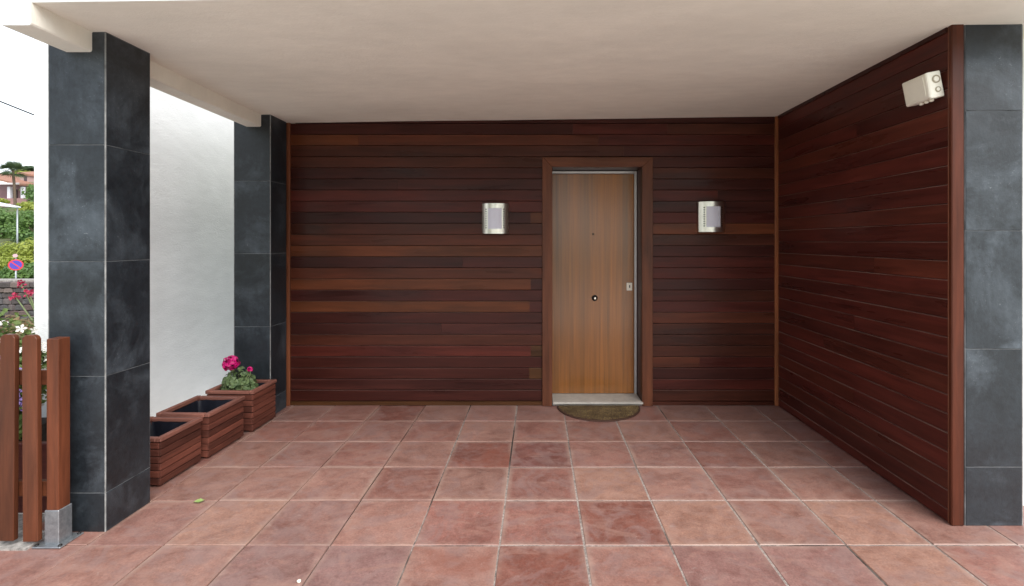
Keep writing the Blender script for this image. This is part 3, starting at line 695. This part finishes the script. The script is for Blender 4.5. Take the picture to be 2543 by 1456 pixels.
for k in range(10):
    x = -2.345 - 0.112 * k
    link('picket', pm, 'trimwood', fence, (x + 2.6, -0.025 + random.uniform(-0.002, 0.002), 0.030 + random.uniform(-0.003, 0.003)), (0, R(random.uniform(-0.4, 0.4)), 0), tuple(Vector(FW) * random.uniform(0.9, 1.1)))
for zc in (0.78, 0.26): box('rail', -3.45, -2.292, 2.318, 2.344, zc - 0.035, zc + 0.035, 'plankwood', fence, 0.002, tuple(Vector(FW) * 0.75))
post = box('post', -2.290, -2.233, 2.312, 2.372, 0.145, 0.962, 'trimwood', fence, 0.004, (0.115, 0.036, 0.017), 2)
box('shoe', -2.295, -2.228, 2.307, 2.377, 0.006, 0.165, 'galv', fence, 0.003)
box('base_plate', -2.330, -2.198, 2.283, 2.405, 0.002, 0.009, 'galv', fence, 0.002)
for bx_, by_ in ((-2.318, 2.296), (-2.210, 2.296), (-2.210, 2.392)):
    link('bolt', lathe([(0.008, 0), (0.008, 0.005), (0.005, 0.007)], 8), 'black', fence, (bx_ + 2.6, by_ - 2.33, 0.009))
tag(box('concrete_strip', -3.6, -2.345, 2.275, 2.42, -0.02, 0.008, 'gravel'), 'pale concrete footing strip under the pickets', 'footing')
tag(box('timber_edging', -6.2, -2.52, 2.605, 2.64, -0.05, 0.355, 'plankwood', None, 0.004, (0.085, 0.026, 0.022)), 'low dark timber board edging the garden bed behind the fence', 'edging')
slab('garden_bed', -6.4, -3.13, 2.645, 6.75, -0.1, 0.26, 'soil', 'dark soil of the garden bed behind the fence')

# ------------------------------------------------------------------ plants in the garden bed
M['shrubleaf'] = mat_leaf("shrub_leaf", (0.05, 0.10, 0.022), (0.17, 0.24, 0.06), 6, 0.3)
M['dryleaf'] = mat_leaf("dry_leaf", (0.16, 0.10, 0.05), (0.32, 0.24, 0.12), 8, 0.2)
M['petalwhite'] = mat_plain("white_petal", (0.85, 0.85, 0.80), 0.5, 0, 0.05)
M['petalviolet'] = mat_plain("violet_petal", (0.35, 0.25, 0.65), 0.5, 0, 0.1)
M['petalred'] = mat_plain("red_bract", (0.50, 0.035, 0.10), 0.5, 0, 0.25, 30)
fl = []
for q in range(5):
    a = q * 2 * math.pi / 5
    fl += [(0.0, 0, 0.004), (0.017 * math.cos(a - 0.45), 0.017 * math.sin(a - 0.45), 0.009), (0.025 * math.cos(a), 0.025 * math.sin(a), 0.006), (0.017 * math.cos(a + 0.45), 0.017 * math.sin(a + 0.45), 0.009)]
flower_w = mesh('flower', fl, [(4 * q, 4 * q + 1, 4 * q + 2, 4 * q + 3) for q in range(5)]); flower_v = flower_w.copy()
def shrub(c, rx, ry, h, n, label, nf, fcol, leaf='shrubleaf', size=0.045):
    e = empty('flowering_shrub', c, label, 'shrub', 'flowering shrubs behind the picket fence')
    fo, st = Acc(), Acc(); surf = []
    lobes = [(random.uniform(-0.6, 0.6) * rx, random.uniform(-0.6, 0.6) * ry, random.uniform(0.35, 0.8) * h, random.uniform(0.3, 0.5)) for _ in range(12)]
    for lx, ly, lz, lr in lobes:
        st.add(*tube([(lx * 0.1, ly * 0.1, 0), (lx * 0.6, ly * 0.6, lz * 0.6), (lx, ly, lz)], [0.010, 0.007, 0.003], 5))
        for _ in range(n // 12):
            d = rvec(); r = random.random() ** 0.45
            p = Vector((lx + d.x * lr * rx * r, ly + d.y * lr * ry * r, lz + d.z * lr * h * 0.7 * r))
            if p.z < 0.02: p.z = random.uniform(0.02, 0.15)
            fo.quad_leaf(p, d + Vector((0, -0.2, 0.5)) + rvec() * 0.7, size * random.uniform(0.6, 1.3))
            if r > 0.8 and (d.y < 0.2 or d.z > 0.3): surf.append((p + d * 0.01, d))
    link('stems', st.mesh('stems', True), 'bark', e); tag(link('foliage', fo.mesh('foliage'), leaf, e), kind='stuff')
    me = flower_w if fcol == 'petalwhite' else flower_v
    for p, d in random.sample(surf, min(nf, len(surf))):
        nn = (d + Vector((0.3, -0.7, 0.2))).normalized()
        link('flower', me, fcol, e, p, nn.to_track_quat('Z', 'Y').to_euler(), scale=(random.uniform(0.8, 1.3),) * 3)
    return e
shrub((-3.18, 2.90, 0.22), 0.34, 0.22, 0.74, 5200, 'leafy shrub with white blossoms rising above the leftmost pickets', 110, 'petalwhite', 'shrubleaf', 0.036)
shrub((-2.98, 2.74, 0.20), 0.20, 0.10, 0.58, 2000, 'low green shrub with pale violet flowers seen between the pickets', 26, 'petalviolet')
shrub((-4.05, 3.5, 0.24), 0.5, 0.45, 0.62, 3600, 'straw coloured dry shrub behind the white blossoms', 0, 'petalwhite', 'dryleaf', 0.06)
# red flowering stems
rf = empty('red_flowering_plant', (-5.0, 5.0, 0.255), 'thin arching stems tipped with red flower clusters before the stone wall', 'plant')
st = Acc(); tips = [(-5.21, 5.0, 0.99), (-5.13, 5.0, 0.905), (-5.32, 5.05, 0.86)]
for q, tp in enumerate(tips):
    tp = Vector(tp) - Vector(rf.location); st.add(*tube([(0.02 * q, 0, 0), (tp.x * 0.35, 0.02, tp.z * 0.6), tp], [0.012, 0.009, 0.005], 5))
    ac = Acc()
    for _ in range(34):
        p = tp + Vector((0, 0, 0.0)) + rvec() * random.uniform(0.005, 0.045); ac.quad_leaf(p, rvec(), 0.028, 0.8)
    link('flower_cluster', ac.mesh('flower_cluster'), 'petalred', rf)
link('stems', st.mesh('stems', True), 'stemgreen', rf)
ac = Acc()
for _ in range(160): ac.quad_leaf((random.gauss(-0.05, 0.12), random.gauss(0, 0.08), random.uniform(0.03, 0.42)), rvec() + Vector((0, -0.5, 0.4)), 0.06)
tag(link('foliage', ac.mesh('foliage'), 'shrubleaf', rf), kind='stuff')

# ------------------------------------------------------------------ rubble stone wall
sw = empty('stone_wall', (-8.0, 7.0, 0.0), 'low grey-pink rubble stone wall beyond the garden bed', 'wall')
box('mortar', -8.6, -6.4, 7.03, 7.30, -0.3, 0.87, 'gravel', sw)
smeshes = []
for q in range(6):
    bm = bmesh.new(); bmesh.ops.create_cube(bm, size=1); bmesh.ops.bevel(bm, geom=bm.edges[:], offset=0.16, segments=1, affect='EDGES')
    for v_ in bm.verts: v_.co *= 1 + 0.18 * mnoise.noise(v_.co * 1.7 + Vector((q * 5, 0, 0)))
    smeshes.append(bm_mesh('stone', bm))
z = -0.05; row = 0
while z < 0.84:
    h = random.uniform(0.06, 0.10); x = -8.6 + random.uniform(-0.08, 0)
    while x < -6.5:
        w = random.uniform(0.08, 0.17); g = random.uniform(0.75, 1.5)
        base = random.choice([(0.085, 0.07, 0.07), (0.10, 0.07, 0.066), (0.078, 0.073, 0.076), (0.115, 0.088, 0.08)])
        link('stone', random.choice(smeshes), 'rubble', sw, (x + w / 2 + 8.0, random.uniform(-0.015, 0.015) + 0.04, z + h / 2), (0, R(random.uniform(-4, 4)), 0), tuple(Vector(base) * g), (w * 1.0, 0.16, h * 1.02)); x += w
    z += h

# ------------------------------------------------------------------ street furniture below
def at(px, py, Y): return Vector(((px - 1336) * Y / 1233, Y, EYE + (600 - py) * Y / 1233))
sg = at(39.5, 658, 27.0); gz = ground_h(sg.x, sg.y)
sign = empty('road_sign', (sg.x, sg.y, gz), 'round blue no-parking sign with red rim on a grey post', 'sign')
face_rot = (R(90), 0, math.atan2(sg.x, -sg.y) * 0 + R(38))
link('post', lathe([(0.04, 0), (0.04, sg.z - gz + 0.35)], 10), 'galv', sign, (0, 0, 0))
def disc(name, r, t, col, par, off):
    bm = bmesh.new(); bmesh.ops.create_cone(bm, cap_ends=True, segments=32, radius1=r, radius2=r, depth=t)
    o = link(name, bm_mesh(name, bm), 'paintcol', par, off, color=col); return o
nrm = Vector((math.sin(R(42)), -math.cos(R(42)), 0)); fr = nrm.to_track_quat('Z', 'Y').to_euler()
rd = disc('plate', 0.30, 0.02, (0.55, 0.03, 0.05), sign, Vector((0, 0, sg.z - gz)) + nrm * 0.06); rd.rotation_euler = fr
bd = disc('blue_field', 0.235, 0.02, (0.06, 0.04, 0.36), rd, (0, 0, 0.004))
bar = link('diagonal_bar', box_mesh(0.48, 0.055, 0.02), 'paintcol', rd, (0, 0, 0.008), (0, 0, R(-45)), (0.55, 0.03, 0.05))
wp = disc('upper_plate', 0.10, 0.015, (0.5, 0.33, 0.36), sign, Vector((-0.03, 0, sg.z - gz + 0.50)) + nrm * 0.06); wp.rotation_euler = fr

lt = at(43, 515, 42.0); gz = ground_h(lt.x, lt.y)
lampp = empty('street_lamp', (lt.x, lt.y, gz), 'slim grey street lamp with a wide pale head among the trees', 'street lamp')
link('pole', lathe([(0.075, 0), (0.055, lt.z - gz)], 10), 'galv', lampp)
bm = bmesh.new(); bmesh.ops.create_cube(bm, size=1)
for v_ in bm.verts:
    t_ = 0.5 - v_.co.x; v_.co = Vector((v_.co.x * 2.1, v_.co.y * 0.5, v_.co.z * (0.10 + 0.20 * t_)))
bmesh.ops.bevel(bm, geom=bm.edges[:], offset=0.03, segments=2, affect='EDGES')
link('head', bm_mesh('head', bm), 'paintcol', lampp, (-0.95, 0, lt.z - gz + 0.17), (0, R(9), 0), (0.75, 0.8, 0.85))

# overhead cable
p0, p1 = at(-420, 85, 14.0), at(520, 459, 14.0); pts = []
for k in range(21):
    t_ = k / 20; p = p0.lerp(p1, t_); p.z -= 0.10 * 4 * t_ * (1 - t_) - 0.10; pts.append(p)
tag(link('overhead_cable', mesh('cable', *tube(pts, 0.022, 6)), 'black'), 'thin black overhead cable crossing the white sky', 'cable')

# ------------------------------------------------------------------ hillside house
hc = at(36, 495, 100); gz = ground_h(hc.x, hc.y)
hz = hc.z
house = empty('hillside_house', (hc.x, hc.y, hz), 'pink hillside villa with a white-columned porch and tiled roof', 'house')
s_ = 100 / 1233
def hb_(name, px0, px1, py0, py1, y0, y1, col, mat='paintcol', par=house):
    x0, x1 = (px0 - 36) * s_, (px1 - 36) * s_; z0, z1 = (495 - py1) * s_, (495 - py0) * s_
    return link(name, box_mesh(x1 - x0, y1 - y0, z1 - z0, 0.02), mat, par, ((x0 + x1) / 2, (y0 + y1) / 2, (z0 + z1) / 2), color=col)
hb_('wall', -60, 62, 452, 520, 2.2, 8, (0.30, 0.17, 0.18)); hb_('wall', 60, 110, 455, 520, 3, 8, (0.42, 0.34, 0.30)); hb_('wall', 10, 50, 428, 452, 3, 8, (0.36, 0.26, 0.24))
for a_, b_ in ((17.5, 25), (51, 57), (-18, -11)): hb_('porch_column', a_, b_, 464, 495, 0, 0.5, (0.8, 0.78, 0.84))
hb_('parapet', 22, 66, 493, 508, -0.3, 0, (0.36, 0.20, 0.19)); hb_('parapet', -60, 20, 493, 508, -0.3, 0, (0.30, 0.17, 0.17)); hb_('porch_floor', -60, 66, 507, 525, -0.5, 2.2, (0.30, 0.22, 0.18))
for a_, b_ in ((-5, 15), (29, 38), (44, 50)):
    w_ = hb_('window', a_, b_, 468, 491, 2.05, 2.3, (0.03, 0.02, 0.035))
hb_('window', 75, 86, 462, 472, 2.9, 3.2, (0.04, 0.03, 0.04)); hb_('window', 22, 29, 434, 446, 2.9, 3.2, (0.06, 0.04, 0.05))
def roofslab(px0, px1, pyl, pyr, y0, y1, rise):
    x0, x1 = (px0 - 36) * s_, (px1 - 36) * s_; zl, zr_ = (495 - pyl) * s_, (495 - pyr) * s_
    v = [(x0, y0, zl), (x1, y0, zr_), (x1, y1, zr_ + rise), (x0, y1, zl + rise)]; v += [(a, b, c - 0.35) for a, b, c in v]
    return link('roof', mesh('roof', v, [(0, 1, 2, 3), (4, 7, 6, 5), (0, 4, 5, 1), (1, 5, 6, 2), (2, 6, 7, 3), (3, 7, 4, 0)]), 'rooftile', house)
rr = roofslab(-60, 60, 430, 458, -0.9, 8, 0.8)
hb_('eave_board', -4, 60, 455.5, 460, -1.0, -0.9, (0.75, 0.68, 0.68)); roofslab(8, 52, 424, 430, 2.6, 8.5, 1.2); roofslab(58, 112, 452, 456, 2.5, 8.4, 1.5)

# ------------------------------------------------------------------ trees
M['tree_y'] = mat_leaf("yellow_green_leaf", (0.17, 0.23, 0.03), (0.36, 0.40, 0.08), 0.5, 0.4)
M['tree_g'] = mat_leaf("mid_green_leaf", (0.05, 0.12, 0.03), (0.16, 0.26, 0.07), 0.5, 0.35)
M['tree_d'] = mat_leaf("dark_green_leaf", (0.02, 0.05, 0.02), (0.06, 0.10, 0.04), 0.5, 0.2)
M['palmleaf'] = mat_leaf("palm_leaf", (0.03, 0.065, 0.03), (0.10, 0.14, 0.06), 0.8, 0.2)
def tree(px, py, Y, rpx, hpx, leaf, label, n=3600):
    """crown centred on the given ray; trunk runs down to the terrain"""
    s = Y / 1233; tree_at(at(px, py, Y), rpx * s, hpx * s, leaf, label, 'trees on the hillside', n)
def tree_at(c, rx, rz, leaf, label, group, n):
    gz = min(ground_h(c.x, c.y), c.z - rz - 0.3)
    e = empty('broadleaf_tree', (c.x, c.y, gz), label, 'tree', group)
    tr, cr = Acc(), Acc(); top = c.z - gz
    tr.add(*tube([(0, 0, -0.3), (0.05 * rx, 0, top * 0.5), (0, 0, top)], [0.10 * rx + 0.05, 0.07 * rx + 0.04, 0.03 * rx + 0.01], 7))
    lobes = []
    for _ in range(11):
        d = rvec(); lobes.append((Vector((d.x * rx * 0.62, d.y * rx * 0.62, top + d.z * rz * 0.6)), random.uniform(0.42, 0.62)))
    for l, lr in lobes:
        tr.add(*tube([(0, 0, top * 0.6), (l.x * 0.5, l.y * 0.5, (l.z + top * 0.6) / 2), l], [0.05 * rx, 0.03 * rx, 0.012 * rx], 5))
        for _ in range(n // 11):
            d = rvec(); r = random.random() ** 0.4
            cr.quad_leaf(l + Vector((d.x * lr * rx, d.y * lr * rx, d.z * lr * rz)) * r, d + Vector((0, 0, 0.4)) + rvec() * 0.6, 0.14 * rx * random.uniform(0.6, 1.3), 0.75)
    link('trunk', tr.mesh('trunk', True), 'bark', e); tag(link('crown', cr.mesh('crown'), leaf, e), kind='stuff')
tree(62, 438, 116, 28, 15, 'tree_y', 'yellow-green tree just behind the villa roof')
tree(75, 421, 150, 24, 8, 'tree_d', 'dark flat-topped tree on the skyline beside the palm')
tree(-4, 500, 88, 20, 9, 'tree_y', 'small bright bush at the left end of the villa porch')
tree(78, 518, 86, 34, 16, 'tree_y', 'light green bush below the villa on its right')
tree(8, 566, 60, 46, 42, 'tree_g', 'mid green tree left of the street lamp pole')
tree(78, 566, 58, 44, 44, 'tree_g', 'mid green tree right of the street lamp pole')
tree(42, 588, 66, 60, 50, 'tree_d', 'dark green tree behind the street lamp')
tree(6, 640, 36, 42, 42, 'tree_y', 'bright yellow-green tree left of the round road sign')
tree(82, 636, 37, 42, 44, 'tree_y', 'bright yellow-green tree right of the round road sign')
tree(56, 676, 30, 44, 22, 'tree_g', 'low green bush behind the road sign post')
tree(-40, 540, 70, 50, 36, 'tree_g', 'tall mid green tree past the left edge', 1500)
tree(130, 480, 95, 50, 45, 'tree_g', 'big green tree hidden behind the white wall end', 1500)

# palm
pb = at(38, 508, 96); pt_ = at(32, 424, 96)
palm = empty('palm_tree', (pb.x, pb.y, ground_h(pb.x, pb.y)), 'fan palm with a slim trunk standing before the villa', 'palm tree')
base_ = Vector(palm.location); tpv = pt_ - base_
link('trunk', mesh('trunk', *tube([(0, 0, -0.3), tuple(Vector((tpv.x * 0.3, 0, tpv.z * 0.5))), tuple(tpv)], [0.26, 0.20, 0.22], 9)), 'bark', palm)
fro = Acc()
for q in range(70):
    a = random.random() * 6.283; el_ = random.uniform(-0.6, 1.4); L_ = random.uniform(1.7, 2.7)
    d = Vector((math.cos(a) * math.cos(el_), math.sin(a) * math.cos(el_), math.sin(el_))); hub = tpv + d * L_ * 0.5
    fro.add(*tube([tpv, hub], 0.025, 4))
    u = d.cross(Vector((0, 0, 1))).normalized(); w = d.cross(u)
    for k in range(11):
        t_ = R(-75 + 15 * k); tip = hub + (d * math.cos(t_) + u * math.sin(t_)) * L_ * 0.55 + Vector((0, 0, -0.15 * L_)); sd = (d * -math.sin(t_) + u * math.cos(t_)) * 0.06
        mid_ = hub.lerp(tip, 0.5) + Vector((0, 0, 0.04)); fro.add([hub, mid_ + sd, tip, mid_ - sd], [(0, 1, 2, 3)])
tag(link('fronds', fro.mesh('fronds'), 'palmleaf', palm), kind='stuff')

# unseen trees added behind the viewpoint: they shade the low sky and show in the door's varnish
for x, w_ in ((-15.0, 'outermost on the left'), (-9.5, 'second from the left'), (-2.7, 'just left of the gap'), (4.9, 'just right of the gap'), (11.0, 'second from the right'), (16.5, 'outermost on the right')):
    tree_at(Vector((x + random.uniform(-0.6, 0.6), -14.5 + random.uniform(-1, 1), 4.6)), 3.1, 2.6, 'tree_g', 'unseen tree added to block low sky in front of the porch, ' + w_, 'unseen trees added to shade the low sky', 2600)
